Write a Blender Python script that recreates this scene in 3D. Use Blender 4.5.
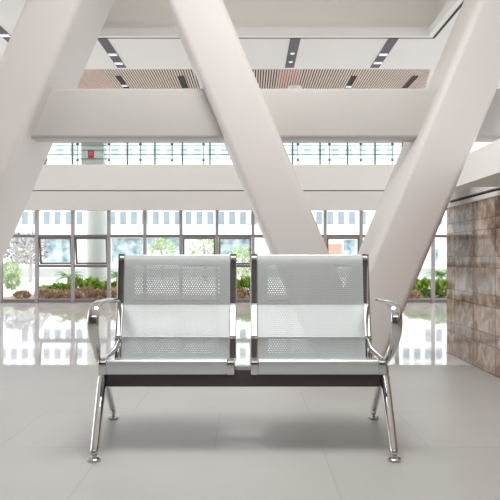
import bpy, bmesh, math, random
from mathutils import Vector, Matrix

for o in list(bpy.data.objects):
    bpy.data.objects.remove(o)
S = bpy.context.scene
COL = S.collection
PI = math.pi
random.seed(7)

# ------------------------------------------------------------------ camera
F = 650.0            # focal length in pixels of a 500 px frame
CZ = 0.80            # eye height
HY = 256.0           # horizon row
cam_d = bpy.data.cameras.new('camera')
cam_d.sensor_width = 36.0
cam_d.sensor_fit = 'HORIZONTAL'
cam_d.lens = 36.0 * F / 500.0
cam_d.shift_y = (HY - 250.0) / 500.0
cam_d.clip_start = 0.05
cam_d.clip_end = 200
cam = bpy.data.objects.new('camera', cam_d)
cam.location = (0, 0, CZ)
cam.rotation_euler = (PI / 2, 0, 0)
COL.objects.link(cam)
S.camera = cam

# ------------------------------------------------------------------ sky, lights, exposure
S.view_settings.view_transform = 'Standard'
S.view_settings.look = 'None'
S.view_settings.gamma = 1.0
S.view_settings.use_curve_mapping = False
S.view_settings.exposure = 0.0

w = bpy.data.worlds.new('overcast_sky')
S.world = w
w.use_nodes = True
bg = w.node_tree.nodes['Background']
bg.inputs['Color'].default_value = (0.96, 0.98, 1.0, 1)
bg.inputs['Strength'].default_value = 2.75

WELL = (-1.79, 1.785, -0.6, 6.49)     # x0, x1, y0, y1 of the light well in the ceiling


def area_light(name, loc, sx, sy, energy, color=(1, 1, 1), rot=(0, 0, 0)):
    d = bpy.data.lights.new(name, 'AREA')
    d.shape = 'RECTANGLE'
    d.size, d.size_y = sx, sy
    d.energy = energy
    d.color = color
    o = bpy.data.objects.new(name, d)
    o.location = loc
    o.rotation_euler = rot
    COL.objects.link(o)
    return o


area_light('overhead_fill_light', (0, 3.0, 3.86), 3.4, 6.6, 14, (1.0, 0.985, 0.965))  # unseen broad fill light added inside the closed recess
area_light('bench_shadow_light', (-0.03, 2.5, 3.80), 2.0, 1.1, 95, (1.0, 0.985, 0.965))  # unseen overhead light added and sized to strengthen the bench shadow
area_light('seat_reflection_fill', (0, -1.9, 2.985), 4.5, 1.2, 44, (1.0, 0.985, 0.965))  # unseen panel behind the camera, added to brighten the seat back reflections
area_light('rear_fill_light', (0, 9.85, 3.3), 7.0, 1.5, 42, (1.0, 0.985, 0.965))  # unseen fill added behind the cross beam to light the fascia

# ------------------------------------------------------------------ helpers


def W(px, py, D):
    return Vector(((px - 250) * D / F, D, CZ - (py - HY) * D / F))


def link(ob, parent=None):
    COL.objects.link(ob)
    if parent:
        ob.parent = parent
        ob.location = -parent.location if parent.parent is None else Vector((0, 0, 0))
    return ob


def obj(name, bm, mats, parent=None, smooth=None):
    """one mesh object; geometry given in world coordinates"""
    me = bpy.data.meshes.new(name)
    bmesh.ops.recalc_face_normals(bm, faces=bm.faces[:])
    bm.to_mesh(me)
    bm.free()
    if not isinstance(mats, (list, tuple)):
        mats = [mats]
    for m in mats:
        me.materials.append(m)
    if smooth is not None:
        for p in me.polygons:
            p.use_smooth = True
        if smooth < 180:
            me.set_sharp_from_angle(angle=math.radians(smooth))
    return link(bpy.data.objects.new(name, me), parent)


def tag(o, label=None, cat=None, group=None, kind=None):
    if label:
        o['label'] = label
    if cat:
        o['category'] = cat
    if group:
        o['group'] = group
    if kind:
        o['kind'] = kind
    return o


def thing(name, label, cat, loc=(0, 0, 0), group=None):
    o = bpy.data.objects.new(name, None)
    o.empty_display_size = 0.1
    o.location = loc
    COL.objects.link(o)
    return tag(o, label, cat, group)


def struct(name, bm, mats, parent=None, label=None, smooth=None):
    o = obj(name, bm, mats, parent, smooth)
    if parent is None:
        tag(o, label, None, None, 'structure')
    return o


def box(bm, x0, x1, y0, y1, z0, z1, bev=0.0, seg=2, mi=0):
    n0 = len(bm.faces)
    r = bmesh.ops.create_cube(bm, size=1.0)
    vs = r['verts']
    for v in vs:
        v.co = Vector(((x0 + x1) / 2 + v.co.x * (x1 - x0), (y0 + y1) / 2 + v.co.y * (y1 - y0), (z0 + z1) / 2 + v.co.z * (z1 - z0)))
    fs = set(f for v in vs for f in v.link_faces)
    for f in fs:
        f.material_index = mi
    if bev > 0:
        es = list(set(e for v in vs for e in v.link_edges))
        bmesh.ops.bevel(bm, geom=es, offset=bev, segments=seg, affect='EDGES', profile=0.5)
    return bm


def sweep(bm, pts, secs, closed_ends=True, up=Vector((1, 0, 0)), n=16, power=2.0):
    """tube through pts; secs = (half width along 'up', half thickness across) per point"""
    rings = []
    N = len(pts)
    pts = [Vector(p) for p in pts]
    for i, p in enumerate(pts):
        a = pts[max(i - 1, 0)]
        b = pts[min(i + 1, N - 1)]
        t = (b - a).normalized()
        u = (up - t * up.dot(t)).normalized()
        v = t.cross(u).normalized()
        hw, ht = secs[i] if isinstance(secs, list) else secs
        ring = []
        for k in range(n):
            an = 2 * PI * k / n
            c, s = math.cos(an), math.sin(an)
            cx = math.copysign(abs(c) ** (2 / power), c)
            sx = math.copysign(abs(s) ** (2 / power), s)
            ring.append(bm.verts.new(p + u * hw * cx + v * ht * sx))
        rings.append(ring)
    for i in range(N - 1):
        for k in range(n):
            bm.faces.new((rings[i][k], rings[i][(k + 1) % n], rings[i + 1][(k + 1) % n], rings[i + 1][k]))
    if closed_ends:
        bm.faces.new(rings[0][::-1])
        bm.faces.new(rings[-1])
    return bm


def smooth_path(pts, sub=6):
    """Catmull-Rom through 2D/3D points"""
    P = [Vector(p) for p in pts]
    out = []
    for i in range(len(P) - 1):
        p0 = P[max(i - 1, 0)]
        p1, p2 = P[i], P[i + 1]
        p3 = P[min(i + 2, len(P) - 1)]
        for s in range(sub):
            t = s / sub
            out.append(0.5 * ((2 * p1) + (p2 - p0) * t + (2 * p0 - 5 * p1 + 4 * p2 - p3) * t * t + (3 * p1 - p0 - 3 * p2 + p3) * t ** 3))
    out.append(P[-1])
    return out


def lathe(bm, cx, cy, prof, n=24):
    rings = []
    for r, z in prof:
        rings.append([bm.verts.new((cx + r * math.cos(2 * PI * k / n), cy + r * math.sin(2 * PI * k / n), z)) for k in range(n)])
    for i in range(len(rings) - 1):
        for k in range(n):
            bm.faces.new((rings[i][k], rings[i][(k + 1) % n], rings[i + 1][(k + 1) % n], rings[i + 1][k]))
    bm.faces.new(rings[0][::-1])
    bm.faces.new(rings[-1])
    return bm


# ------------------------------------------------------------------ materials


def new_mat(name):
    m = bpy.data.materials.new(name)
    m.use_nodes = True
    nt = m.node_tree
    return m, nt, nt.nodes['Principled BSDF']


def mat(name, col, rough=0.5, metal=0.0, var=0.04, scale=6.0, bump=0.0, spec=0.5, rvar=0.0):
    m, nt, p = new_mat(name)
    N, L = nt.nodes, nt.links
    tc = N.new('ShaderNodeTexCoord')
    nz = N.new('ShaderNodeTexNoise')
    nz.inputs['Scale'].default_value = scale
    nz.inputs['Detail'].default_value = 4
    L.new(tc.outputs['Object'], nz.inputs['Vector'])
    mx = N.new('ShaderNodeMix')
    mx.data_type = 'RGBA'
    mx.inputs[6].default_value = tuple(max(0, c * (1 - var)) for c in col) + (1,)
    mx.inputs[7].default_value = tuple(min(1, c * (1 + var)) for c in col) + (1,)
    L.new(nz.outputs['Fac'], mx.inputs[0])
    L.new(mx.outputs[2], p.inputs['Base Color'])
    p.inputs['Roughness'].default_value = rough
    p.inputs['Metallic'].default_value = metal
    p.inputs['Specular IOR Level'].default_value = spec
    if bump:
        b = N.new('ShaderNodeBump')
        b.inputs['Strength'].default_value = bump
        b.inputs['Distance'].default_value = 0.01
        L.new(nz.outputs['Fac'], b.inputs['Height'])
        L.new(b.outputs['Normal'], p.inputs['Normal'])
    return m


def mat2(name, ca, cb, scale, rough, detail=3, lo=0.35, hi=0.65):
    m, nt, p = new_mat(name)
    N, L = nt.nodes, nt.links
    tc = N.new('ShaderNodeTexCoord')
    nz = N.new('ShaderNodeTexNoise')
    nz.inputs['Scale'].default_value = scale
    nz.inputs['Detail'].default_value = detail
    L.new(tc.outputs['Object'], nz.inputs['Vector'])
    cr = N.new('ShaderNodeValToRGB')
    cr.color_ramp.elements[0].position = lo
    cr.color_ramp.elements[0].color = ca + (1,)
    cr.color_ramp.elements[1].position = hi
    cr.color_ramp.elements[1].color = cb + (1,)
    L.new(nz.outputs['Fac'], cr.inputs[0])
    L.new(cr.outputs[0], p.inputs['Base Color'])
    p.inputs['Roughness'].default_value = rough
    return m


def glass_mat(name, tint, refl):
    m = bpy.data.materials.new(name)
    m.use_nodes = True
    nt = m.node_tree
    N, L = nt.nodes, nt.links
    N.clear()
    out = N.new('ShaderNodeOutputMaterial')
    tr = N.new('ShaderNodeBsdfTransparent')
    tr.inputs['Color'].default_value = tint + (1,)
    gl = N.new('ShaderNodeBsdfGlossy')
    gl.inputs['Roughness'].default_value = 0.02
    mx = N.new('ShaderNodeMixShader')
    lw = N.new('ShaderNodeLayerWeight')
    lw.inputs['Blend'].default_value = refl
    L.new(lw.outputs['Fresnel'], mx.inputs['Fac'])
    L.new(tr.outputs[0], mx.inputs[1])
    L.new(gl.outputs[0], mx.inputs[2])
    L.new(mx.outputs[0], out.inputs['Surface'])
    return m


def emit_mat(name, col, s):
    m, nt, p = new_mat(name)
    p.inputs['Base Color'].default_value = col + (1,)
    p.inputs['Emission Color'].default_value = col + (1,)
    p.inputs['Emission Strength'].default_value = s
    return m


def math_node(nt, op, a, b=None, c=None):
    n = nt.nodes.new('ShaderNodeMath')
    n.operation = op
    for i, v in enumerate((a, b, c)):
        if v is None:
            continue
        if isinstance(v, (int, float)):
            n.inputs[i].default_value = v
        else:
            nt.links.new(v, n.inputs[i])
    return n.outputs[0]


M = {}
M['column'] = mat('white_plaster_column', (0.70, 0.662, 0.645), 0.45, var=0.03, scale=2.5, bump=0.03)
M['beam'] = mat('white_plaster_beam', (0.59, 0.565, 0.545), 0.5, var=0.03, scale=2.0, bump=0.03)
M['ceiling'] = mat('white_ceiling_paint', (0.86, 0.84, 0.825), 0.6, var=0.015)
M['well'] = mat('cream_light_well_paint', (0.88, 0.85, 0.81), 0.6, var=0.03, scale=1.2)
M['lip'] = mat('bright_white_trim_paint', (0.86, 0.84, 0.82), 0.45, var=0.01)
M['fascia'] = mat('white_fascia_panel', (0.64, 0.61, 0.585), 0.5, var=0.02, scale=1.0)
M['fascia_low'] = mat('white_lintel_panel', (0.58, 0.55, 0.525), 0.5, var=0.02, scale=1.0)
M['groove'] = mat('shadow_gap_black', (0.03, 0.026, 0.024), 0.7)
M['parapet'] = mat('parapet_paint', (0.84, 0.815, 0.79), 0.55, var=0.02)
M['backwall'] = mat('dark_back_wall_for_chrome', (0.10, 0.09, 0.085), 0.6, var=0.25, scale=3)  # unseen wall behind the camera, made dark for the chrome to mirror
M['sidewall'] = mat('unseen_grey_plaster_side_wall', (0.55, 0.53, 0.51), 0.6, var=0.05)
M['slat'] = mat('pinkish_slat', (0.84, 0.70, 0.64), 0.55, var=0.05, scale=2.0)
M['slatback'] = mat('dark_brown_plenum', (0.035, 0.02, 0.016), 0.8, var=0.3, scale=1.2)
M['painted_glow'] = mat('orange_glow_paint', (0.62, 0.13, 0.045), 0.7, var=0.35, scale=5)  # warm lamp glow between the slats, put into the colour
M['slot'] = mat('slate_grey_channel', (0.09, 0.088, 0.11), 0.5)
M['mullion'] = mat('grey_aluminium_mullion', (0.33, 0.30, 0.295), 0.4, 0.3)
M['mullion_dark'] = mat('taupe_transom', (0.17, 0.145, 0.14), 0.45, 0.2)
M['glass'] = glass_mat('window_glass', (0.97, 0.985, 0.98), 0.08)
M['railglass'] = glass_mat('balustrade_glass', (0.93, 0.975, 0.97), 0.1)
M['steel'] = mat('grey_steel', (0.20, 0.24, 0.25), 0.35, 0.6)
M['red'] = mat('red_sign_face', (0.55, 0.04, 0.05), 0.5)
M['beam_dark'] = mat('charcoal_powder_coat', (0.095, 0.08, 0.083), 0.42, 0.15, var=0.06, scale=20)
M['rubber'] = mat('black_rubber', (0.02, 0.02, 0.02), 0.7)
M['bolt'] = mat('steel_bolt', (0.6, 0.6, 0.6), 0.25, 1.0)
M['chrome'] = mat('chrome', (0.61, 0.605, 0.60), 0.07, 1.0, var=0.02)
M['lamp'] = emit_mat('white_lamp_lens', (0.9, 0.87, 0.92), 0.45)
M['warm'] = emit_mat('warm_lamp_lens', (1.0, 0.42, 0.16), 2.0)
M['pave'] = mat('white_paving', (0.80, 0.80, 0.78), 0.8, var=0.06, scale=1.2)
M['soil'] = mat('brown_soil', (0.30, 0.22, 0.17), 0.95, var=0.4, scale=20)
M['kerb'] = mat('grey_kerb_stone', (0.34, 0.32, 0.31), 0.7, var=0.1)
M['white_build'] = mat('white_render', (0.86, 0.86, 0.85), 0.8, var=0.02)
M['build_win'] = mat('blue_grey_window', (0.25, 0.295, 0.33), 0.3, var=0.25, scale=3)
M['build_glass'] = mat2('teal_blue_glazing', (0.15, 0.25, 0.30), (0.60, 0.66, 0.67), 3.0, 0.25)
M['upper_win'] = mat('pale_blue_grey_window', (0.46, 0.51, 0.52), 0.3, var=0.25, scale=3)
M['brick'] = mat('orange_brick', (0.62, 0.36, 0.28), 0.8, var=0.2, scale=12)
M['outcol'] = mat('pale_grey_render', (0.50, 0.515, 0.50), 0.7, var=0.05, scale=2)
M['leaf'] = mat2('bright_green_leaf', (0.14, 0.34, 0.05), (0.56, 0.66, 0.16), 9, 0.5)
M['leaf_red'] = mat2('reddish_leaf', (0.34, 0.24, 0.12), (0.68, 0.44, 0.36), 11, 0.5)
M['leaf_palm'] = mat('deep_green_frond', (0.16, 0.33, 0.08), 0.5, var=0.35, scale=7)
M['leaf_pale'] = mat2('pale_olive_leaf', (0.26, 0.38, 0.18), (0.62, 0.68, 0.46), 6, 0.6)
M['leaf_dust'] = mat2('dusty_lilac_leaf', (0.20, 0.20, 0.24), (0.58, 0.55, 0.52), 4, 0.6)
M['bark'] = mat('grey_bark', (0.42, 0.38, 0.35), 0.9, var=0.3, scale=20)


def floor_material(name, base, rough, joint, size, offx, spec, jw=0.004):
    m, nt, p = new_mat(name)
    N, L = nt.nodes, nt.links
    tc = N.new('ShaderNodeTexCoord')
    mp = N.new('ShaderNodeMapping')
    mp.inputs['Location'].default_value = offx
    L.new(tc.outputs['Object'], mp.inputs['Vector'])
    br = N.new('ShaderNodeTexBrick')
    br.offset = 0.5
    br.inputs['Scale'].default_value = 1.0
    br.inputs['Brick Width'].default_value = size[0]
    br.inputs['Row Height'].default_value = size[1]
    br.inputs['Mortar Size'].default_value = jw
    br.inputs['Mortar Smooth'].default_value = 0.1
    br.inputs['Color1'].default_value = tuple(c * 0.975 for c in base) + (1,)
    br.inputs['Color2'].default_value = tuple(c * 1.02 for c in base) + (1,)
    br.inputs['Mortar'].default_value = joint + (1,)
    L.new(mp.outputs[0], br.inputs['Vector'])
    nz = N.new('ShaderNodeTexNoise')
    nz.inputs['Scale'].default_value = 1.6
    nz.inputs['Detail'].default_value = 5
    L.new(tc.outputs['Object'], nz.inputs['Vector'])
    mx = N.new('ShaderNodeMix')
    mx.data_type = 'RGBA'
    mx.blend_type = 'MULTIPLY'
    mx.inputs[0].default_value = 1.0
    L.new(br.outputs['Color'], mx.inputs[6])
    rp = N.new('ShaderNodeMapRange')
    rp.inputs[1].default_value = 0.3
    rp.inputs[2].default_value = 0.7
    rp.inputs[3].default_value = 0.95
    rp.inputs[4].default_value = 1.03
    L.new(nz.outputs['Fac'], rp.inputs[0])
    L.new(rp.outputs[0], mx.inputs[7])
    L.new(mx.outputs[2], p.inputs['Base Color'])
    p.inputs['Roughness'].default_value = rough
    p.inputs['Specular IOR Level'].default_value = spec
    return m


M['floor_matte'] = floor_material('grey_floor_tile', (0.43, 0.424, 0.412), 0.42, (0.385, 0.378, 0.366), (0.9, 0.6), (0.15, 0.28, 0), 0.35)
M['floor_gloss'] = floor_material('polished_pale_marble', (0.78, 0.765, 0.75), 0.035, (0.56, 0.54, 0.52), (0.9, 0.9), (0, 0.1, 0), 0.9)


def stone_wall_material():
    m, nt, p = new_mat('polished_brown_marble_courses')
    N, L = nt.nodes, nt.links
    tc = N.new('ShaderNodeTexCoord')
    sp = N.new('ShaderNodeSeparateXYZ')
    L.new(tc.outputs['Object'], sp.inputs[0])
    z, y = sp.outputs['Z'], sp.outputs['Y']
    per = 0.265
    zo = math_node(nt, 'ADD', z, 0.08)
    row = math_node(nt, 'FLOOR', math_node(nt, 'DIVIDE', zo, per))
    zm = math_node(nt, 'MODULO', zo, per)
    j1 = math_node(nt, 'LESS_THAN', zm, 0.009)
    d2 = math_node(nt, 'ABSOLUTE', math_node(nt, 'SUBTRACT', zm, 0.083))
    j2 = math_node(nt, 'LESS_THAN', d2, 0.0042)
    thin = math_node(nt, 'LESS_THAN', zm, 0.083)
    sh = math_node(nt, 'MULTIPLY', math_node(nt, 'ADD', math_node(nt, 'MULTIPLY', row, 0.37), math_node(nt, 'MULTIPLY', thin, 0.0)), 0.0)
    ym = math_node(nt, 'MODULO', math_node(nt, 'ADD', math_node(nt, 'ADD', y, 10.0 - 0.12), sh), 0.43)
    jv = math_node(nt, 'LESS_THAN', ym, 0.018)
    cell = math_node(nt, 'FLOOR', math_node(nt, 'DIVIDE', math_node(nt, 'ADD', y, 9.88), 0.43))
    joint = math_node(nt, 'MAXIMUM', j1, math_node(nt, 'MAXIMUM', j2, jv))
    cv = N.new('ShaderNodeCombineXYZ')
    L.new(row, cv.inputs[0])
    L.new(thin, cv.inputs[1])
    L.new(cell, cv.inputs[2])
    wn = N.new('ShaderNodeTexWhiteNoise')
    L.new(cv.outputs[0], wn.inputs['Vector'])
    # veins
    nz = N.new('ShaderNodeTexNoise')
    nz.inputs['Scale'].default_value = 10
    nz.inputs['Detail'].default_value = 8
    nz.inputs['Distortion'].default_value = 0.9
    add = N.new('ShaderNodeVectorMath')
    add.operation = 'ADD'
    L.new(tc.outputs['Object'], add.inputs[0])
    L.new(wn.outputs['Color'], add.inputs[1])
    L.new(add.outputs[0], nz.inputs['Vector'])
    cr = N.new('ShaderNodeValToRGB')
    cr.color_ramp.elements[0].position = 0.36
    cr.color_ramp.elements[0].color = (0.25, 0.17, 0.128, 1)
    cr.color_ramp.elements[1].position = 0.64
    cr.color_ramp.elements[1].color = (0.58, 0.45, 0.36, 1)
    e = cr.color_ramp.elements.new(0.5)
    e.color = (0.40, 0.29, 0.225, 1)
    L.new(nz.outputs['Fac'], cr.inputs[0])
    vo = N.new('ShaderNodeTexVoronoi')
    vo.feature = 'DISTANCE_TO_EDGE'
    vo.inputs['Scale'].default_value = 7
    L.new(add.outputs[0], vo.inputs['Vector'])
    vein = math_node(nt, 'LESS_THAN', vo.outputs['Distance'], 0.012)
    mv = N.new('ShaderNodeMix')
    mv.data_type = 'RGBA'
    L.new(math_node(nt, 'MULTIPLY', vein, 0.35), mv.inputs[0])
    L.new(cr.outputs[0], mv.inputs[6])
    mv.inputs[7].default_value = (0.60, 0.50, 0.42, 1)
    tone = N.new('ShaderNodeMix')
    tone.data_type = 'RGBA'
    tone.blend_type = 'MULTIPLY'
    tone.inputs[0].default_value = 1
    L.new(mv.outputs[2], tone.inputs[6])
    tr = math_node(nt, 'ADD', math_node(nt, 'MULTIPLY', wn.outputs['Value'], 0.30), 0.85)
    cc = N.new('ShaderNodeCombineXYZ')
    for i in range(3):
        L.new(tr, cc.inputs[i])
    L.new(cc.outputs[0], tone.inputs[7])
    mj = N.new('ShaderNodeMix')
    mj.data_type = 'RGBA'
    L.new(math_node(nt, 'MULTIPLY', joint, 0.6), mj.inputs[0])
    L.new(tone.outputs[2], mj.inputs[6])
    mj.inputs[7].default_value = (0.12, 0.09, 0.075, 1)
    L.new(mj.outputs[2], p.inputs['Base Color'])
    p.inputs['Roughness'].default_value = 0.05
    p.inputs['Specular IOR Level'].default_value = 0.12
    return m


M['stone'] = stone_wall_material()


def perforated_metal(u0, u1, v0, v1):
    m, nt, p = new_mat('perforated_silver_steel')
    N, L = nt.nodes, nt.links
    uv = N.new('ShaderNodeUVMap')
    uv.uv_map = 'sheet'
    sp = N.new('ShaderNodeSeparateXYZ')
    L.new(uv.outputs[0], sp.inputs[0])
    u, v = sp.outputs['X'], sp.outputs['Y']
    a = 0.0112
    b = a * math.sqrt(3)

    def dots(du, dv):
        x = math_node(nt, 'MODULO', math_node(nt, 'ADD', u, 5 * a * 40 + du), a)
        x = math_node(nt, 'SUBTRACT', x, a / 2)
        y = math_node(nt, 'MODULO', math_node(nt, 'ADD', v, 40 * b + dv), b)
        y = math_node(nt, 'SUBTRACT', y, b / 2)
        r = math_node(nt, 'SQRT', math_node(nt, 'ADD', math_node(nt, 'MULTIPLY', x, x), math_node(nt, 'MULTIPLY', y, y)))
        return math_node(nt, 'LESS_THAN', r, 0.0021)
    hole = math_node(nt, 'MAXIMUM', dots(0, 0), dots(a / 2, b / 2))
    inr = math_node(nt, 'MULTIPLY', math_node(nt, 'GREATER_THAN', u, u0), math_node(nt, 'LESS_THAN', u, u1))
    inr = math_node(nt, 'MULTIPLY', inr, math_node(nt, 'MULTIPLY', math_node(nt, 'GREATER_THAN', v, v0), math_node(nt, 'LESS_THAN', v, v1)))
    hole = math_node(nt, 'MULTIPLY', hole, inr)
    nz = N.new('ShaderNodeTexNoise')
    nz.inputs['Scale'].default_value = 3
    L.new(uv.outputs[0], nz.inputs['Vector'])
    rr = N.new('ShaderNodeMapRange')
    rr.inputs[3].default_value = 0.20
    rr.inputs[4].default_value = 0.25
    L.new(nz.outputs['Fac'], rr.inputs[0])
    L.new(rr.outputs[0], p.inputs['Roughness'])
    p.inputs['Base Color'].default_value = (0.69, 0.735, 0.748, 1)
    p.inputs['Metallic'].default_value = 0.4
    tr = N.new('ShaderNodeBsdfTransparent')
    mx = N.new('ShaderNodeMixShader')
    L.new(hole, mx.inputs['Fac'])
    L.new(p.outputs[0], mx.inputs[1])
    L.new(tr.outputs[0], mx.inputs[2])
    out = N['Material Output']
    L.new(mx.outputs[0], out.inputs['Surface'])
    return m


# ------------------------------------------------------------------ setting
XL, XR, YB, YF = -5.2, 5.2, -3.2, 11.06
CEIL = 3.0
YGLOSS = 4.77

bm = bmesh.new()
box(bm, XL - 0.2, XR + 0.2, YB - 0.2, YGLOSS, -0.15, 0.0, mi=0)
box(bm, XL - 0.2, XR + 0.2, YGLOSS, YF + 0.05, -0.15, 0.0, mi=1)
struct('floor', bm, [M['floor_matte'], M['floor_gloss']], label='grey tiled floor with a polished pale strip in front of the windows')

# ceiling: flat white panel around the light well, up to the slatted field
wx0, wx1, wy0, wy1 = WELL
YS = 7.66          # slats start here
bm = bmesh.new()
T = 0.12
e = 0.05
box(bm, XL, wx0 - e, YB, YS, CEIL, CEIL + T)
box(bm, wx1 + e, XR, YB, YS, CEIL, CEIL + T)
box(bm, wx0 - e, wx1 + e, YB, wy0 - e, CEIL, CEIL + T)
box(bm, wx0 - e, wx1 + e, wy1 + e, YS, CEIL, CEIL + T)
tv = [bm.verts.new((px_, py_, pz_)) for pz_ in (CEIL, CEIL + 0.055) for (px_, py_) in ((2.125, YS), (2.32, YS), (2.32, YS + 1.0))]
bm.faces.new(tv[:3])
bm.faces.new(tv[3:][::-1])
for q in range(3):
    bm.faces.new((tv[q], tv[(q + 1) % 3], tv[3 + (q + 1) % 3], tv[3 + q]))
YR = 9.0          # unseen rear roof opening, added to house the fill light, starts here
box(bm, 2.32, XR, YS, YR, CEIL, CEIL + T)
box(bm, XL, -4.0, YR, YF + 0.2, CEIL, CEIL + T)
box(bm, 4.0, XR, YR, YF + 0.2, CEIL, CEIL + T)
box(bm, -4.0, 4.0, YF - 0.3, YF + 0.2, CEIL, CEIL + T)
box(bm, XL, XR, YR - 0.1, YF + 0.2, 3.4, 3.5)
box(bm, -4.1, 4.1, YR - 0.1, YR, CEIL + 0.05, 3.4)
box(bm, -4.1, 4.1, YF - 0.3, YF - 0.2, CEIL + T, 3.4)
ceil = struct('ceiling', bm, M['ceiling'], label='white ceiling with a rectangular recess over the bench')

# the well: bright lip, then cream walls set back, then roof
bm = bmesh.new()
t = 0.05
for (a, b, c, d) in ((wx0 - t, wx1 + t, wy1, wy1 + t), (wx0 - t, wx1 + t, wy0 - t, wy0), (wx0 - t, wx0, wy0, wy1), (wx1, wx1 + t, wy0, wy1)):
    box(bm, a, b, c, d, CEIL - 0.004, CEIL + 0.08)
struct('trim_1', bm, M['lip'], label='white lip around the ceiling recess')
bm = bmesh.new()
g0, g1 = t, t + 0.03
for (a, b, c, d) in ((wx0 - g1, wx1 + g1, wy1 + g0, wy1 + g1), (wx0 - g1, wx1 + g1, wy0 - g1, wy0 - g0), (wx0 - g1, wx0 - g0, wy0 - g0, wy1 + g0), (wx1 + g0, wx1 + g1, wy0 - g0, wy1 + g0)):
    box(bm, a, b, c, d, CEIL - 0.003, CEIL + 0.006)
struct('trim_8', bm, M['groove'], label='thin dark joint around the ceiling recess')
bm = bmesh.new()
for (a, b, c, d) in ((wx0 - 0.3, wx1 + 0.3, wy1 + 0.12, wy1 + 0.2), (wx0 - 0.3, wx1 + 0.3, wy0 - 0.2, wy0 - 0.12), (wx0 - 0.2, wx0 - 0.12, wy0 - 0.1, wy1 + 0.12), (wx1 + 0.12, wx1 + 0.2, wy0 - 0.1, wy1 + 0.12)):
    box(bm, a, b, c, d, CEIL + 0.08, CEIL + 0.95)
box(bm, wx0 - 0.3, wx1 + 0.3, wy0 - 0.2, wy1 + 0.2, CEIL + 0.9, CEIL + 0.98)
struct('trim_2', bm, M['well'], label='cream side faces of the ceiling recess')

# slatted field
bm = bmesh.new()
box(bm, XL, 2.32, YS + 0.02, YR, CEIL + 0.09, CEIL + 0.12)
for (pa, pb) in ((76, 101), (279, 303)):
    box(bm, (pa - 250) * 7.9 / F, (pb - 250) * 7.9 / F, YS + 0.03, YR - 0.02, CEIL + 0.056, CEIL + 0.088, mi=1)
struct('trim_3', bm, [M['slatback'], M['painted_glow']], label='dark brown space above the ceiling slats with painted orange glow')
bm = bmesh.new()
pitch = 0.0318
x = -4.6
while x < 2.31:
    y0 = YS if x < 2.12 else YS + (x - 2.12) / 0.19 * 0.96
    box(bm, x, x + pitch * 0.5, y0, YR, CEIL + 0.0, CEIL + 0.012)
    x += pitch
struct('trim_4', bm, M['slat'], label='pinkish ceiling slats running towards the windows')

# outer walls of the hall; unseen, with side openings added to let daylight in
for nm, xa, xb, ya in (('wall_left', XL - 0.2, XL, 1.5), ('wall_far_right', XR, XR + 0.2, -1.0)):
    bm = bmesh.new()
    box(bm, xa, xb, YB - 0.2, ya, 0, CEIL + T)
    box(bm, xa, xb, ya, YF + 0.2, 0, 0.25)
    box(bm, xa, xb, ya, YF + 0.2, 2.85, CEIL + T)
    yy = ya
    while yy < YF + 0.2:
        box(bm, xa, xb, yy, yy + 0.08, 0.25, 2.85)
        yy += 1.5
    struct(nm, bm, M['sidewall'], label='unseen side wall of the hall with openings added for daylight')
bm = bmesh.new()
box(bm, XL, XR, YB - 0.2, YB, 0, CEIL + T)
struct('wall_back_unseen', bm, M['backwall'])

# right stone wall
XW = 1.63
bm = bmesh.new()
box(bm, XW, XW + 0.2, -2.0, 5.39, 0, 1.195)
struct('wall_right', bm, M['stone'], label='polished brown marble wall on the right, laid in thick and thin courses')
bm = bmesh.new()
box(bm, XW - 0.012, XW + 0.2, -2.0, 5.39, 1.195, 1.228, bev=0.003)
struct('trim_5', bm, M['parapet'], label='pale strip capping the marble wall')
bm = bmesh.new()
box(bm, XW + 0.03, XW + 0.2, -2.0, 5.39, 1.228, 1.25)
struct('trim_6', bm, M['groove'], label='dark gap above the marble wall')
bm = bmesh.new()
box(bm, 1.34, XW + 0.2, -2.0, 4.0, 1.25, 1.43)
for v in bm.verts:
    if v.co.y > 3.9:
        v.co.y = 3.97 if v.co.z > 1.3 else 4.24
box(bm, XW - 0.01, XW + 0.2, 4.25, 5.39, 1.25, 1.43)
struct('trim_7', bm, M['parapet'], label='white parapet overhanging the marble wall')

# walkway fascia in front of the glazing
bm = bmesh.new()
zt, zg, zb = 2.336, 1.895, 1.572
yf = YF - 0.16
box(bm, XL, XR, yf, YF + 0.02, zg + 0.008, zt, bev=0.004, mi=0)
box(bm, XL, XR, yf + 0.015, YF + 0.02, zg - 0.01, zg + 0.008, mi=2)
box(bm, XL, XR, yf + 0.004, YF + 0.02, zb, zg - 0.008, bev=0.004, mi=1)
struct('wall_fascia', bm, [M['fascia'], M['fascia_low'], M['groove']], label='white walkway edge band above the tall windows')

# glazed front: bays, each a window of the room
PITCH = 36 * YF / F
X0 = (1 - 250) * YF / F
z_t1 = 1.14      # upper transom
z_t2 = 0.63      # lower transom of the hopper bays
z_b = 0.036      # bottom rail
HOP = {1, 2, 5, 6, 9}
wn = 1
mw = 0.026


def zpx(py, D=YF):
    return CZ - (py - HY) * D / F


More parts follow.
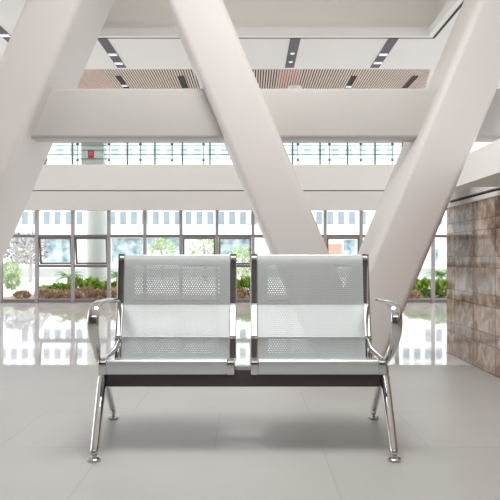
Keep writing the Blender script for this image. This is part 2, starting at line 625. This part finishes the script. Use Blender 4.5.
for k in range(-1, 14):
    xa = X0 + k * PITCH
    xb = xa + PITCH
    bm = bmesh.new()
    box(bm, xa - mw, xa + mw, YF - 0.035, YF + 0.035, 0.0, zb, mi=0)                 # mullion
    box(bm, xa + mw, xb - mw, YF - 0.03, YF + 0.03, z_t1 - 0.024, z_t1 + 0.022, mi=1)
    box(bm, xa + mw, xb - mw, YF - 0.045, YF + 0.045, z_b - 0.022, z_b + 0.03, mi=1)
    if k in HOP:
        box(bm, xa + mw, xb - mw, YF - 0.03, YF + 0.03, z_t2 - 0.024, z_t2 + 0.024, mi=1)
    fr = struct('window_%d' % wn, bm, [M['mullion'], M['mullion_dark']], label='tall window bay with grey aluminium frame')
    wn += 1
    spans = [(z_t1 + 0.02, zb)]
    if k in HOP:
        spans += [(z_b + 0.03, z_t2 - 0.024)]
    else:
        spans += [(z_b + 0.03, z_t1 - 0.024)]
    for za, zc in spans:
        bm = bmesh.new()
        box(bm, xa + mw, xb - mw, YF - 0.004, YF + 0.004, za, zc)
        obj('pane', bm, M['glass'], fr)
    if k in HOP:
        # top hung sash pushed a little outwards
        a = math.radians(9 if k in (1, 2) else 3)
        zt1 = z_t1 - 0.026
        h = z_t1 - z_t2 - 0.054
        rot = Matrix.Translation((0, YF + 0.01, zt1)) @ Matrix.Rotation(a, 4, 'X') @ Matrix.Translation((0, -YF - 0.01, -zt1))
        xs0, xs1 = xa + mw + 0.006, xb - mw - 0.006
        bm = bmesh.new()
        fw = 0.026
        box(bm, xs0, xs0 + fw, YF - 0.012, YF + 0.024, zt1 - h, zt1)
        box(bm, xs1 - fw, xs1, YF - 0.012, YF + 0.024, zt1 - h, zt1)
        box(bm, xs0 + fw, xs1 - fw, YF - 0.012, YF + 0.024, zt1 - fw, zt1)
        box(bm, xs0 + fw, xs1 - fw, YF - 0.012, YF + 0.024, zt1 - h, zt1 - h + fw)
        bmesh.ops.transform(bm, matrix=rot, verts=bm.verts)
        sash = obj('sash', bm, M['mullion_dark'], fr)
        bm = bmesh.new()
        box(bm, xs0 + fw, xs1 - fw, YF + 0.002, YF + 0.008, zt1 - h + fw, zt1 - fw)
        bmesh.ops.transform(bm, matrix=rot, verts=bm.verts)
        pn = obj('sash_pane', bm, M['glass'], sash)

# upper row of windows
x_clear = [(155 + 27.5 * i) for i in range(-7, 12)]
for i in range(len(x_clear) - 1):
    xa = (x_clear[i] - 250) * YF / F
    xb = (x_clear[i + 1] - 250) * YF / F
    bm = bmesh.new()
    box(bm, xa - 0.012, xa + 0.012, YF - 0.02, YF + 0.02, zt, CEIL, mi=0)
    for zz in (zpx(154.5), zpx(143.0)):
        box(bm, xa + 0.012, xb - 0.012, YF - 0.012, YF + 0.012, zz - 0.006, zz + 0.006, mi=0)
    fr = struct('window_%d' % wn, bm, [M['steel']], label='small upper window above the walkway band')
    wn += 1
    bm = bmesh.new()
    box(bm, xa + 0.012, xb - 0.012, YF - 0.003, YF + 0.003, zt, CEIL)
    obj('pane', bm, M['glass'], fr)

# ------------------------------------------------------------------ structure things: diagonal columns and cross beam
DC = 4.6


def rounded_section(wd, dp, r, seg=6):
    pts = []
    for (sx, sy, a0) in ((1, 1, 0), (-1, 1, 90), (-1, -1, 180), (1, -1, 270)):
        for s in range(seg + 1):
            an = math.radians(a0 + 90 * s / seg)
            pts.append((sx * (wd / 2 - r) + r * math.cos(an), sy * (dp / 2 - r) + r * math.sin(an)))
    return pts


def column(name, label, x_ref, z_ref, slope, z0, z1, width=0.405, depth=0.68, r=0.055, dy=0.0):
    sec = rounded_section(width, depth, r)
    bm = bmesh.new()
    rings = []
    nz_ = 14
    for i in range(nz_ + 1):
        z = z0 + (z1 - z0) * i / nz_
        cx = x_ref + slope * (z - z_ref)
        rings.append([bm.verts.new((cx + a, DC + dy + depth / 2 + b, z)) for a, b in sec])
    n = len(sec)
    for i in range(nz_):
        for k in range(n):
            bm.faces.new((rings[i][k], rings[i][(k + 1) % n], rings[i + 1][(k + 1) % n], rings[i + 1][k]))
    bm.faces.new(rings[0][::-1])
    bm.faces.new(rings[-1])
    o = obj(name, bm, M['column'], None, 40)
    return tag(o, label, 'column', 'white slanting columns')


zr = CZ + HY * DC / F
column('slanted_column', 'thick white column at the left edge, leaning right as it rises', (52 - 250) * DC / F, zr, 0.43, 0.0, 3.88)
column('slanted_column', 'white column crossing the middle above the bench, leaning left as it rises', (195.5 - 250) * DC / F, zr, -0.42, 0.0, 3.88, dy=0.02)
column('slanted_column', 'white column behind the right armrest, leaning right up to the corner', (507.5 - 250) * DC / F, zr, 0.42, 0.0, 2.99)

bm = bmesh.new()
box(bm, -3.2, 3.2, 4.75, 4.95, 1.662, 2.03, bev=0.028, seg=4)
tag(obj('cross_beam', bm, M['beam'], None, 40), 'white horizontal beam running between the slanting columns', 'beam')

# ------------------------------------------------------------------ ceiling lights


def slot_light(label, x, y0, y1, wdt, lamps, lamp_mat, slot_mat):
    t = thing('slot_light', label, 'ceiling light', (x, (y0 + y1) / 2, CEIL), 'dark slot lights in the ceiling')
    bm = bmesh.new()
    box(bm, x - wdt / 2, x + wdt / 2, y0, y1, CEIL - 0.004, CEIL + 0.012, bev=0.001)
    obj('housing', bm, slot_mat, t)
    for (fy, sq) in lamps:
        yy = y0 + (y1 - y0) * fy
        bm = bmesh.new()
        if sq:
            box(bm, x - wdt * 0.42, x + wdt * 0.42, yy - 0.032, yy + 0.032, CEIL - 0.012, CEIL - 0.003, bev=0.002)
        else:
            lathe(bm, x, yy, [(0.022, CEIL - 0.003), (0.024, CEIL - 0.010), (0.018, CEIL - 0.014)], 20)
        obj('lamp_lens', bm, lamp_mat, t)
    return t


def xs_at(px, py):
    D = (CEIL - CZ) * F / (HY - py)
    return (px - 250) * D / F


def ypy(py):
    return (CEIL - CZ) * F / (HY - py)


slot_light('dark slot light with two white squares left of the middle of the white ceiling', xs_at(110, 50), ypy(38.5), ypy(67.5), 0.105, [(0.50, True), (0.82, True)], M['lamp'], M['slot'])
slot_light('dark slot light with two round lamps over the central column', xs_at(293, 50), ypy(38.5), ypy(67.5), 0.105, [(0.46, False), (0.76, False)], M['lamp'], M['slot'])
slot_light('dark slot light with two white squares above the right end of the beam', xs_at(386, 50), ypy(38.5), ypy(67.5), 0.105, [(0.50, True), (0.80, True)], M['lamp'], M['slot'])
slot_light('dark slot light cut off by the left column at the picture edge', xs_at(3, 33), 6.0, 6.75, 0.105, [(0.62, True)], M['lamp'], M['slot'])
for lab, px, py, lm in (('short dark slot in the slatted ceiling nearest the left column', 121, 80, [(0.75, True)]),
                        ('short dark slot in the slatted ceiling beside the central column', 183, 81, []),
                        ('short dark slot in the slatted ceiling right of the central column', 352, 80, [(0.85, True)]),
                        ('short dark slot at the right end of the slatted ceiling', 411, 81, [])):
    slot_light(lab, xs_at(px, py), ypy(76), ypy(88), 0.075, lm, M['lamp'], M['groove'])
bm = bmesh.new()
cx, cy = xs_at(295, 86), ypy(86.5)
lathe(bm, cx, cy, [(0.088, CEIL), (0.088, CEIL - 0.02), (0.075, CEIL - 0.05), (0.03, CEIL - 0.062)], 28)
tag(obj('dome_light', bm, M['lip'], None, 40), 'small white dome fitting under the slatted ceiling', 'ceiling light')

# ------------------------------------------------------------------ walkway: balustrade, column, fire sign
yr = YF - 0.10
bt = thing('glass_balustrade', 'glass balustrade with slim steel posts on the walkway above the tall windows', 'balustrade', (0, yr, zt))


def zr_(py):
    return CZ + (HY - py) * yr / F


post_px = [46 + 31.5 * i for i in range(0, 12)]
for i, px in enumerate(post_px):
    xx = (px - 250) * yr / F
    bm = bmesh.new()
    box(bm, xx - 0.007, xx + 0.007, yr + 0.008, yr + 0.02, zt, zr_(139))
    po = obj('post', bm, M['steel'], bt)
    for py in (144.2, 160.2):
        bm = bmesh.new()
        box(bm, xx - 0.024, xx + 0.024, yr - 0.012, yr + 0.012, zr_(py) - 0.012, zr_(py) + 0.012, bev=0.003)
        obj('clamp', bm, M['slot'], po)
    if i < len(post_px) - 1:
        x2 = (post_px[i + 1] - 250) * yr / F
        bm = bmesh.new()
        box(bm, xx + 0.006, x2 - 0.006, yr - 0.004, yr + 0.004, zt + 0.005, zr_(142))
        obj('glass_panel', bm, M['railglass'], bt)
for py in (142.5, 145, 149.8, 158.6):
    bm = bmesh.new()
    box(bm, (30 - 250) * yr / F, (410 - 250) * yr / F, yr + 0.021, yr + 0.028, zr_(py) - 0.006, zr_(py) + 0.006)
    obj('rail', bm, M['steel'], bt)

yc = YF - 0.03
bm = bmesh.new()
box(bm, (81.5 - 250) * yc / F, (104 - 250) * yc / F, yc - 0.03, yc + 0.008, zt, CEIL, bev=0.012)
tag(obj('walkway_pier', bm, M['fascia'], None), 'pale pier behind the balustrade carrying the red sign', 'column')
yc2 = yc - 0.031
bm = bmesh.new()
s = thing('fire_sign', 'small red sign on the pale pier above the left windows', 'sign', ((91 - 250) * yc2 / F, yc2, CZ + (HY - 158) * yc2 / F))
box(bm, (88 - 250) * yc2 / F, (94 - 250) * yc2 / F, yc2 - 0.009, yc2 + 0.001, CZ + (HY - 158.3) * yc2 / F, CZ + (HY - 150) * yc2 / F, bev=0.003)
obj('sign_panel', bm, M['red'], s)
bm = bmesh.new()
for dy in (0.3, 0.55):
    zz = CZ + (HY - 150 - 8.3 * dy) * yc2 / F
    box(bm, (89.3 - 250) * yc2 / F, (92.7 - 250) * yc2 / F, yc2 - 0.0105, yc2 - 0.0085, zz - 0.006, zz + 0.006)
M['pink'] = mat('pale_red_marking', (0.75, 0.30, 0.30), 0.5)
obj('sign_marking', bm, M['pink'], s)

# ------------------------------------------------------------------ the two seat waiting bench
bench = thing('waiting_bench', 'two seat metal waiting bench with perforated silver seats and chrome arms', 'bench', (-0.03, 2.85, 0))

# seat profile in (Y, z): front lip, seat, lumbar, upper back
PROF = [(2.668, 0.314), (2.662, 0.340), (2.662, 0.362), (2.667, 0.371), (2.685, 0.372), (2.80, 0.346), (2.895, 0.325), (2.942, 0.316),
        (2.968, 0.322), (2.976, 0.350), (2.981, 0.385), (2.986, 0.424), (2.988, 0.432), (3.008, 0.50), (3.028, 0.568), (3.0305, 0.578), (3.038, 0.63), (3.049, 0.71), (3.060, 0.785), (3.067, 0.806), (3.081, 0.798)]
prof = smooth_path([(a, b, 0) for a, b in PROF], 5)
prof = [(p.x, p.y) for p in prof]
arc = [0.0]
for i in range(1, len(prof)):
    arc.append(arc[-1] + math.hypot(prof[i][0] - prof[i - 1][0], prof[i][1] - prof[i - 1][1]))


def arc_at(z, Ymin):
    for (yy, zz), a in zip(prof, arc):
        if yy > Ymin and zz > z:
            return a
    return arc[-1]


M['perf'] = perforated_metal(-0.199, 0.199, arc_at(0.352, 2.95), arc_at(0.752, 3.0))


def prof_normal(i):
    a = prof[max(i - 1, 0)]
    b = prof[min(i + 1, len(prof) - 1)]
    dy, dz = b[0] - a[0], b[1] - a[1]
    l = math.hypot(dy, dz)
    return (-dz / l, dy / l)         # pointing to the sitter's side (front / up)


def seat_shell(cx, hw):
    bm = bmesh.new()
    uvl = bm.loops.layers.uv.new('sheet')
    nx = 12
    rows = []
    for side in (0, 1):
        g = []
        for i, (yy, zz) in enumerate(prof):
            n = prof_normal(i)
            off = -0.006 * side
            r = []
            for k in range(nx + 1):
                fx = -1 + 2 * k / nx
                hh = hw
                # rounded upper corners
                top = arc[-1] - arc[i]
                if top < 0.022:
                    hh = hw - (0.022 - math.sqrt(max(0, 0.022 ** 2 - (0.022 - top) ** 2)))
                r.append(bm.verts.new((cx + hh * fx, yy + n[0] * off, zz + n[1] * off)))
            g.append(r)
        rows.append(g)
    uvs = {}
    for g in rows:
        for i, r in enumerate(g):
            for k, v in enumerate(r):
                uvs[v] = ((-1 + 2 * k / nx) * hw, arc[i])

    def face(vs):
        f = bm.faces.new(vs)
        for l in f.loops:
            l[uvl].uv = uvs[l.vert]
        return f
    n = len(prof)
    for s_, g in enumerate(rows):
        for i in range(n - 1):
            for k in range(nx):
                q = (g[i][k], g[i][k + 1], g[i + 1][k + 1], g[i + 1][k])
                face(q if s_ == 0 else q[::-1])
    A, B = rows
    for i in range(n - 1):
        face((A[i][0], A[i + 1][0], B[i + 1][0], B[i][0]))
        face((A[i][nx], B[i][nx], B[i + 1][nx], A[i + 1][nx]))
    for k in range(nx):
        face((A[0][k], B[0][k], B[0][k + 1], A[0][k + 1]))
        face((A[n - 1][k], A[n - 1][k + 1], B[n - 1][k + 1], B[n - 1][k]))
    return bm


def side_frame(cx, hw, side):
    x = cx + side * (hw + 0.0165)
    pts, secs = [], []
    n = len(prof)
    for i in range(n):
        if i % 2 and 5 < i < n - 6:
            continue
        nn = prof_normal(i)
        yy, zz = prof[i]
        off = -0.007
        if zz > 0.806 and i > n - 8:
            continue
        pts.append((x, yy + nn[0] * off, zz + nn[1] * off))
        # slimmer waist at the seat bend
        secs.append((0.0165, 0.013))
    bm = bmesh.new()
    # taper the upper end into a rounded tip
    secs[-1] = (0.010, 0.006)
    secs[-2] = (0.0145, 0.010)
    secs[0] = (0.0155, 0.011)
    sweep(bm, pts, secs, n=28, power=6.0)
    return bm


SEATS = [(-0.342, 0.246), (0.281, 0.245)]
for (cx, hw) in SEATS:
    st = obj('seat_shell', seat_shell(cx, hw), M['perf'], bench, 50)
    for side in (-1, 1):
        fr = obj('side_frame', side_frame(cx, hw, side), M['chrome'], st, 60)
        fr['label'] = 'chrome seat side frame'
    # mounting bracket under the seat
    bm = bmesh.new()
    bm.free()
    for dx in (-0.13, 0.13):
        bm = bmesh.new()
        box(bm, cx + dx - 0.02, cx + dx + 0.02, 2.74, 2.86, 0.300, 0.326, bev=0.004)
        obj('seat_bracket', bm, M['beam_dark'], st)

bm = bmesh.new()
box(bm, -0.612, 0.556, 2.765, 2.845, 0.243, 0.318, bev=0.006, seg=3)
bmo = obj('beam', bm, M['beam_dark'], bench, 40)
bmo['label'] = 'charcoal square steel beam'

for sgn, xh, xa, xf, xr in ((-1, -0.632, -0.620, -0.609, -0.672), (1, 0.576, 0.579, 0.563, 0.607)):
    # hub bracket joining beam, legs and arm
    bm = bmesh.new()
    pts = [(xh, 2.80, 0.235), (xh, 2.80, 0.26), (xh, 2.798, 0.30), (xh, 2.792, 0.335)]
    sweep(bm, pts, [(0.016, 0.028), (0.020, 0.036), (0.020, 0.036), (0.017, 0.026)], n=20, power=2.6)
    hub = obj('leg_bracket', bm, M['chrome'], bench, 50)
    bm = bmesh.new()
    sweep(bm, [(xh - sgn * 0.03, 2.80, 0.28), (xh + sgn * 0.024, 2.80, 0.28)], (0.011, 0.011), up=Vector((0, 0, 1)), n=16)
    obj('bolt', bm, M['bolt'], hub, 40)
    # front and rear legs
    for (xe, ye, w0, w1, t0, t1) in ((xf, 2.540, 0.021, 0.0165, 0.025, 0.017), (xr, 3.196, 0.017, 0.0145, 0.022, 0.015)):
        p0 = Vector((xh, 2.80, 0.292))
        p1 = Vector((xe, ye, 0.034))
        mid = (p0 + p1) / 2 + Vector((0, (2.8 - ye) * 0.03, 0.02))
        q = smooth_path([p0, (p0 + mid) / 2 + Vector((0, 0, 0.004)), mid, (mid + p1) / 2 + Vector((0, 0, 0.004)), p1], 4)
        N_ = len(q)
        secs = [(w0 + (w1 - w0) * i / (N_ - 1), t0 + (t1 - t0) * i / (N_ - 1)) for i in range(N_)]
        # round the lower end
        d = (q[-1] - q[-2]).normalized()
        q.append(q[-1] + d * 0.010)
        secs.append((w1 * 0.8, t1 * 0.8))
        q.append(q[-1] + d * 0.005)
        secs.append((w1 * 0.4, t1 * 0.4))
        bm = bmesh.new()
        sweep(bm, q, secs, n=20, power=2.3)
        lg = obj('leg', bm, M['chrome'], bench, 60)
        bm = bmesh.new()
        lathe(bm, xe, ye, [(0.024, 0.001), (0.0265, 0.004), (0.0265, 0.010), (0.020, 0.015), (0.010, 0.018), (0.008, 0.034)], 28)
        gl = obj('foot_glide', bm, M['chrome'], lg, 40)
    # armrest: flat chrome loop
    xm = xh
    key = [(xh, 2.805, 0.315), (xh, 2.772, 0.345), (xh, 2.70, 0.378), (xa, 2.632, 0.425), (xa + sgn * 0.003, 2.592, 0.485), (xa + sgn * 0.004, 2.584, 0.545),
           (xa + sgn * 0.003, 2.606, 0.588), (xa, 2.66, 0.606), (xa - sgn * 0.002, 2.76, 0.609), (xa, 2.88, 0.606), (xa + sgn * 0.004, 3.0, 0.598)]
    kw = [(0.011, 0.014), (0.012, 0.012), (0.013, 0.010), (0.016, 0.010), (0.021, 0.012), (0.0235, 0.013), (0.022, 0.012), (0.022, 0.010), (0.023, 0.009), (0.022, 0.008), (0.014, 0.005)]
    q = smooth_path(key, 6)
    sw = smooth_path([(a, b, 0) for a, b in kw], 6)
    bm = bmesh.new()
    sweep(bm, q, [(v.x, v.y) for v in sw], n=20, power=2.4)
    arm = obj('armrest', bm, M['chrome'], bench, 60)
    cxs, hws = SEATS[0] if sgn < 0 else SEATS[1]
    bm = bmesh.new()
    xe = cxs + sgn * (hws + 0.018)
    q = smooth_path([(xh, 2.762, 0.345), (xh - sgn * 0.008, 2.83, 0.357), (xe + sgn * 0.006, 2.92, 0.375), (xe, 2.985, 0.405)], 5)
    sweep(bm, q, (0.011, 0.014), n=16)
    obj('arm_strut', bm, M['chrome'], arm, 60)
    arm['label'] = 'looped chrome armrest'

# ------------------------------------------------------------------ outside
bm = bmesh.new()
box(bm, -30, 30, YF + 0.06, 40, -0.2, -0.012)
box(bm, -30, XL - 0.21, -20, YF + 0.06, -0.2, -0.012)
box(bm, XR + 0.21, 30, -20, YF + 0.06, -0.2, -0.012)
struct('ground_outside', bm, M['pave'], label='white paving outside the windows')
bm = bmesh.new()
box(bm, -4.6, 4.6, YF + 0.24, YF + 0.34, -0.012, 0.045, bev=0.01)
tag(obj('kerb', bm, M['kerb'], None), 'grey kerb edging the planting strip outside the windows', 'kerb')
bm = bmesh.new()
box(bm, -4.6, 4.6, YF + 0.345, 13.0, -0.011, 0.028)
tag(obj('planting_bed', bm, M['soil'], None), 'brown soil of the planting strip outside the windows', 'flower bed', None, 'stuff')

yo = 12.25
bm = bmesh.new()
lathe(bm, (97 - 250) * 13.4 / F, 13.4, [(0.205, -0.012), (0.20, 6.0)], 40)
tag(obj('round_pillar', bm, M['outcol'], None, 40), 'round pale pillar standing outside the left windows behind the plants', 'column')

# white building across the yard
YB2 = 25.0
bld = thing('office_building', 'long white office building across the yard with blue grey windows', 'building', (0, YB2, 0))


def zb_(py, D=YB2):
    return CZ + (HY - py) * D / F


def xb_(px, D=YB2):
    return (px - 250) * D / F


bm = bmesh.new()
box(bm, xb_(-60), xb_(540), YB2, YB2 + 3, zb_(237), 6.6)
box(bm, xb_(-60), xb_(540), YB2 + 0.35, YB2 + 3, -0.012, zb_(237))
obj('wall', bm, M['white_build'], bld)
bm = bmesh.new()
box(bm, xb_(-60), xb_(540), YB2 - 0.15, YB2 + 0.1, zb_(237), zb_(232.5))
box(bm, xb_(-60), xb_(540), YB2 - 0.25, YB2 + 0.34, zb_(268), zb_(264))
obj('ledge', bm, M['white_build'], bld)


def bwin(px, py0, py1, wpx, mm, name='window', dy=0.0):
    bm = bmesh.new()
    box(bm, xb_(px - wpx / 2), xb_(px + wpx / 2), YB2 + dy - 0.02, YB2 + dy + 0.02, zb_(py1), zb_(py0))
    return obj(name, bm, mm, bld)


px = 25.0
i = 0
while px < 450:
    if not (255 < px < 312) and not (370 < px < 425):
        bwin(px, 211.5, 224.5, 6.0, M['build_win'])
    i += 1
    px += 10.9
px = 60
while px < 420:
    bwin(px, 146, 156, 7, M['upper_win'], 'upper_window')
    px += 13.75
# rows seen only in the floor
bm = bmesh.new()
px = 3
while px < 450:
    for zz in (2.95, 3.55):
        box(bm, xb_(px - 3), xb_(px + 3), YB2 - 0.02, YB2 + 0.02, zz - 0.2, zz + 0.2)
    px += 10.9
tag(obj('window_row', bm, M['build_win'], bld), kind='stuff')
# glazed shopfronts on the ground floor
for (a, b, c, d) in ((42, 71, 238, 262), (110, 144, 238, 262), (146, 180, 237, 250), (219, 250, 238, 258), (316, 322, 240, 262), (438, 441, 249, 266), (345, 358, 240, 255)):
    bwin((a + b) / 2, c, d, b - a, M['build_glass'], 'shop_glazing', 0.35)
bwin(333, 244, 256, 20, M['brick'], 'brick_panel', 0.35)


def leaf_cloud(bm, c, rad, n, size, rng, up=0.3, xl=None, zmin=-0.01):
    for _ in range(n):
        while True:
            v = Vector((rng.uniform(-1, 1), rng.uniform(-1, 1), rng.uniform(-1, 1)))
            if 0.15 < v.length < 1:
                break
        v = v.normalized() * (v.length ** 0.5)
        p = Vector((c[0] + v.x * rad[0], c[1] + v.y * rad[1], c[2] + v.z * rad[2]))
        d = (v + Vector((rng.uniform(-.6, .6), rng.uniform(-.6, .6), up + rng.uniform(-.4, .6)))).normalized()
        sd = d.cross(Vector((rng.uniform(-1, 1), rng.uniform(-1, 1), rng.uniform(-1, 1)))).normalized()
        s = size * rng.uniform(0.7, 1.3)
        nn = d.cross(sd) * s * 0.12
        a = bm.verts.new(p)
        b = bm.verts.new(p + d * s * 0.5 + sd * s * 0.28 - nn)
        e = bm.verts.new(p + d * s * 0.5 - sd * s * 0.28 - nn)
        t_ = bm.verts.new(p + d * s)
        m_ = bm.verts.new(p + d * s * 0.5)
        bm.faces.new((a, b, m_))
        bm.faces.new((b, t_, m_))
        bm.faces.new((t_, e, m_))
        bm.faces.new((e, a, m_))
        for q_ in (a, b, e, t_, m_):
            q_.co.z = max(q_.co.z, zmin + 0.002)
            if xl:
                q_.co.x = min(max(q_.co.x, xl[0]), xl[1])


def shrub(name, label, px, D, z0, rx, rz, m, n, size, seed, group, xl):
    rng = random.Random(seed)
    xl = ((xl[0] - 250) * D / F + 0.001, (xl[1] - 250) * D / F - 0.001)
    x = (px - 250) * D / F
    t = thing(name, label, 'shrub', (x, D, 0.035), group)
    bm = bmesh.new()
    rx = min(rx, 0.125)
    leaf_cloud(bm, (x, D, z0 + rz), (rx, rx * 1.0, rz), n, size, rng, 0.5, xl, 0.036)
    obj('foliage', bm, m, t)
    bm = bmesh.new()
    for q in range(5):
        a = 2 * PI * q / 5
        sweep(bm, [(x, D, 0.0365), (x + rx * .4 * math.cos(a), D + rx * .3 * math.sin(a), z0 + rz)], [(0.006, 0.006), (0.003, 0.003)], n=6)
    obj('stem', bm, M['bark'], t)
    return t


G = 'green shrubs in the strip outside the windows'
R = 'reddish low shrubs along the kerb outside the windows'
def limits(lst):
    ps = sorted(q[0] for q in lst)
    d = {}
    for i, p in enumerate(ps):
        lo = (ps[i - 1] + p) / 2 if i and p - ps[i - 1] < 40 else p - 12
        hi = (ps[i + 1] + p) / 2 if i < len(ps) - 1 and ps[i + 1] - p < 40 else p + 12
        d[p] = (lo, hi)
    return d


greens = [(46, 12.15, .10, .07, 'small green shrub at the far left of the planting strip'),
          (60, 12.1, .18, .10, 'green shrub under the left palm outside the window'),
          (76, 12.1, .20, .17, 'tall green shrub right of the left palm outside'),
          (92, 12.1, .19, .17, 'green shrub in front of the round pillar outside'),
          (106, 12.1, .18, .12, 'green shrub just right of the round pillar outside'),
          (120, 12.1, .18, .14, 'green shrub outside beside the left edge of the bench'),
          (233, 12.0, .18, .17, 'green shrub seen at the left side of the gap between seats'),
          (247, 12.1, .19, .18, 'green shrub seen at the right side of the gap between seats'),
          (414, 12.1, .17, .15, 'green shrub outside beside the right column'),
          (428, 12.1, .19, .16, 'green shrub outside left of the right mullion'),
          (443, 12.1, .18, .15, 'green shrub outside next to the marble wall end')]
for i, (px, D, rx, rz, lab) in enumerate(greens):
    shrub('green_shrub', lab, px, D, 0.065, rx, rz * 0.8, M['leaf'], 330, 0.10, 100 + i, G, limits(greens)[px])
reds = [(44, 11.62, .16, .10, 'reddish shrub at the left end of the kerb outside'),
        (57, 11.6, .17, .08, 'reddish shrub below the left palm outside'),
        (72, 11.6, .17, .09, 'reddish shrub by the third mullion from the left'),
        (87, 11.6, .17, .12, 'reddish shrub at the foot of the round pillar, left side'),
        (101, 11.6, .17, .09, 'reddish shrub at the foot of the round pillar, right side'),
        (116, 11.6, .17, .11, 'reddish shrub outside seen above the left armrest'),
        (239, 11.6, .15, .09, 'reddish shrub low in the gap between the seats'),
        (22, 11.7, .15, .06, 'thin reddish ground plant at the far left outside'),
        (412, 11.6, .14, .07, 'reddish shrub outside at the edge of the right column')]
for i, (px, D, rx, rz, lab) in enumerate(reds):
    shrub('red_shrub', lab, px, D, 0.045, rx, rz * 0.7, M['leaf_red'], 190, 0.07, 200 + i, R, limits(reds)[px])


def cycad(label, px, D, h, L_, seed, nf=15):
    rng = random.Random(seed)
    x = (px - 250) * D / F
    t = thing('garden_palm', label, 'palm', (x, D, 0.035), 'small palms in the strip outside the windows')
    bm = bmesh.new()
    lathe(bm, x, D, [(0.04, 0.036), (0.045, h * 0.5), (0.035, h)], 14)
    obj('trunk', bm, M['bark'], t)
    for f in range(nf):
        a = 2 * PI * f / nf + rng.uniform(-.15, .15)
        el = rng.uniform(0.35, 1.2)
        d = Vector((math.cos(a), math.sin(a), 0))
        sd = Vector((-d.y, d.x, 0))
        bm = bmesh.new()
        pts = []
        for s_ in range(9):
            u = s_ / 8
            r = L_ * u * math.cos(el * (1 - 0.35 * u))
            z = h + L_ * u * math.sin(el) - L_ * 0.55 * u * u
            pts.append(Vector((x, D, z)) + d * r)
        sweep(bm, pts, [(0.006 * (1 - .8 * i / 8), 0.006 * (1 - .8 * i / 8)) for i in range(9)], n=6, up=sd)
        for s_ in range(1, 9):
            for sub in (0, 0.5):
                u = min(s_ + sub, 8)
                i0 = int(min(u, 7))
                p = pts[i0].lerp(pts[i0 + 1], u - i0)
                tn = (pts[i0 + 1] - pts[i0]).normalized()
                ll = 0.15 * math.sin(PI * (0.12 + 0.8 * u / 8)) + 0.02
                for sg in (-1, 1):
                    e = p + (sd * sg * 0.85 + tn * 0.5 - Vector((0, 0, 0.12))) * ll
                    v = [bm.verts.new(p - tn * 0.008), bm.verts.new(p + tn * 0.008), bm.verts.new(e)]
                    bm.faces.new(v)
        obj('frond', bm, M['leaf_palm'], t)
    return t


cycad('small palm outside the second window from the left', 69, 12.62, 0.37, 0.36, 1)
cycad('small palm outside, partly hidden by the left edge of the bench', 118, 12.62, 0.38, 0.34, 2)
cycad('small palm outside beside the marble wall end', 441, 12.62, 0.40, 0.38, 3)

# far bushes and thin trees at the left
for i, (px, D, zc, rr, lab) in enumerate(((11, 17, 0.42, 0.26, 'round clipped green bush outside at the far left'), (12, 15.5, 0.20, 0.18, 'lower clipped bush in front of the round bush at far left'))):
    rng = random.Random(300 + i)
    x = (px - 250) * D / F
    t = thing('clipped_bush', lab, 'bush', (x, D, -0.012), 'clipped bushes at the far left')
    bm = bmesh.new()
    leaf_cloud(bm, (x, D, zc), (rr * .85, rr * .85, rr * .85), 500, 0.08, rng)
    obj('foliage', bm, M['leaf_pale'], t)
    bm = bmesh.new()
    lathe(bm, x, D, [(0.03, -0.012), (0.025, zc)], 10)
    obj('trunk', bm, M['bark'], t)


def tree(label, px, D, h, r, m, seed, n=420):
    rng = random.Random(seed)
    x = (px - 250) * D / F
    t = thing('yard_tree', label, 'tree', (x, D, -0.012), 'thin trees across the yard')
    bm = bmesh.new()
    sweep(bm, [(x, D, -0.012), (x + 0.03, D, h * 0.5), (x - 0.02, D, h)], [(0.06, 0.06), (0.045, 0.045), (0.02, 0.02)], n=8)
    for q in range(7):
        a = rng.uniform(0, 2 * PI)
        z = h * rng.uniform(0.45, 0.85)
        sweep(bm, [(x, D, z), (x + r * .7 * math.cos(a), D + r * .7 * math.sin(a), z + r * 0.6)], [(0.025, 0.025), (0.008, 0.008)], n=6)
    obj('trunk', bm, M['bark'], t)
    bm = bmesh.new()
    leaf_cloud(bm, (x, D, h * 0.85), (r, r, r * 0.9), n, 0.13, rng)
    obj('crown', bm, m, t)


tree('thin lilac tinted tree outside, left of the first full mullion', 30, 20, 1.2, 0.50, M['leaf_dust'], 11)
tree('thin dusty tree at the far left beyond the column', 17, 21, 1.25, 0.5, M['leaf_dust'], 12)
tree('pale green tree across the yard behind the left seat top', 162, 22, 1.15, 0.40, M['leaf_pale'], 13, 260)
tree('pale green tree across the yard left of the seat gap', 205, 21, 1.1, 0.45, M['leaf_pale'], 14, 260)
tree('pale green tree across the yard seen in the seat gap', 243, 20, 0.75, 0.42, M['leaf_pale'], 15, 300)
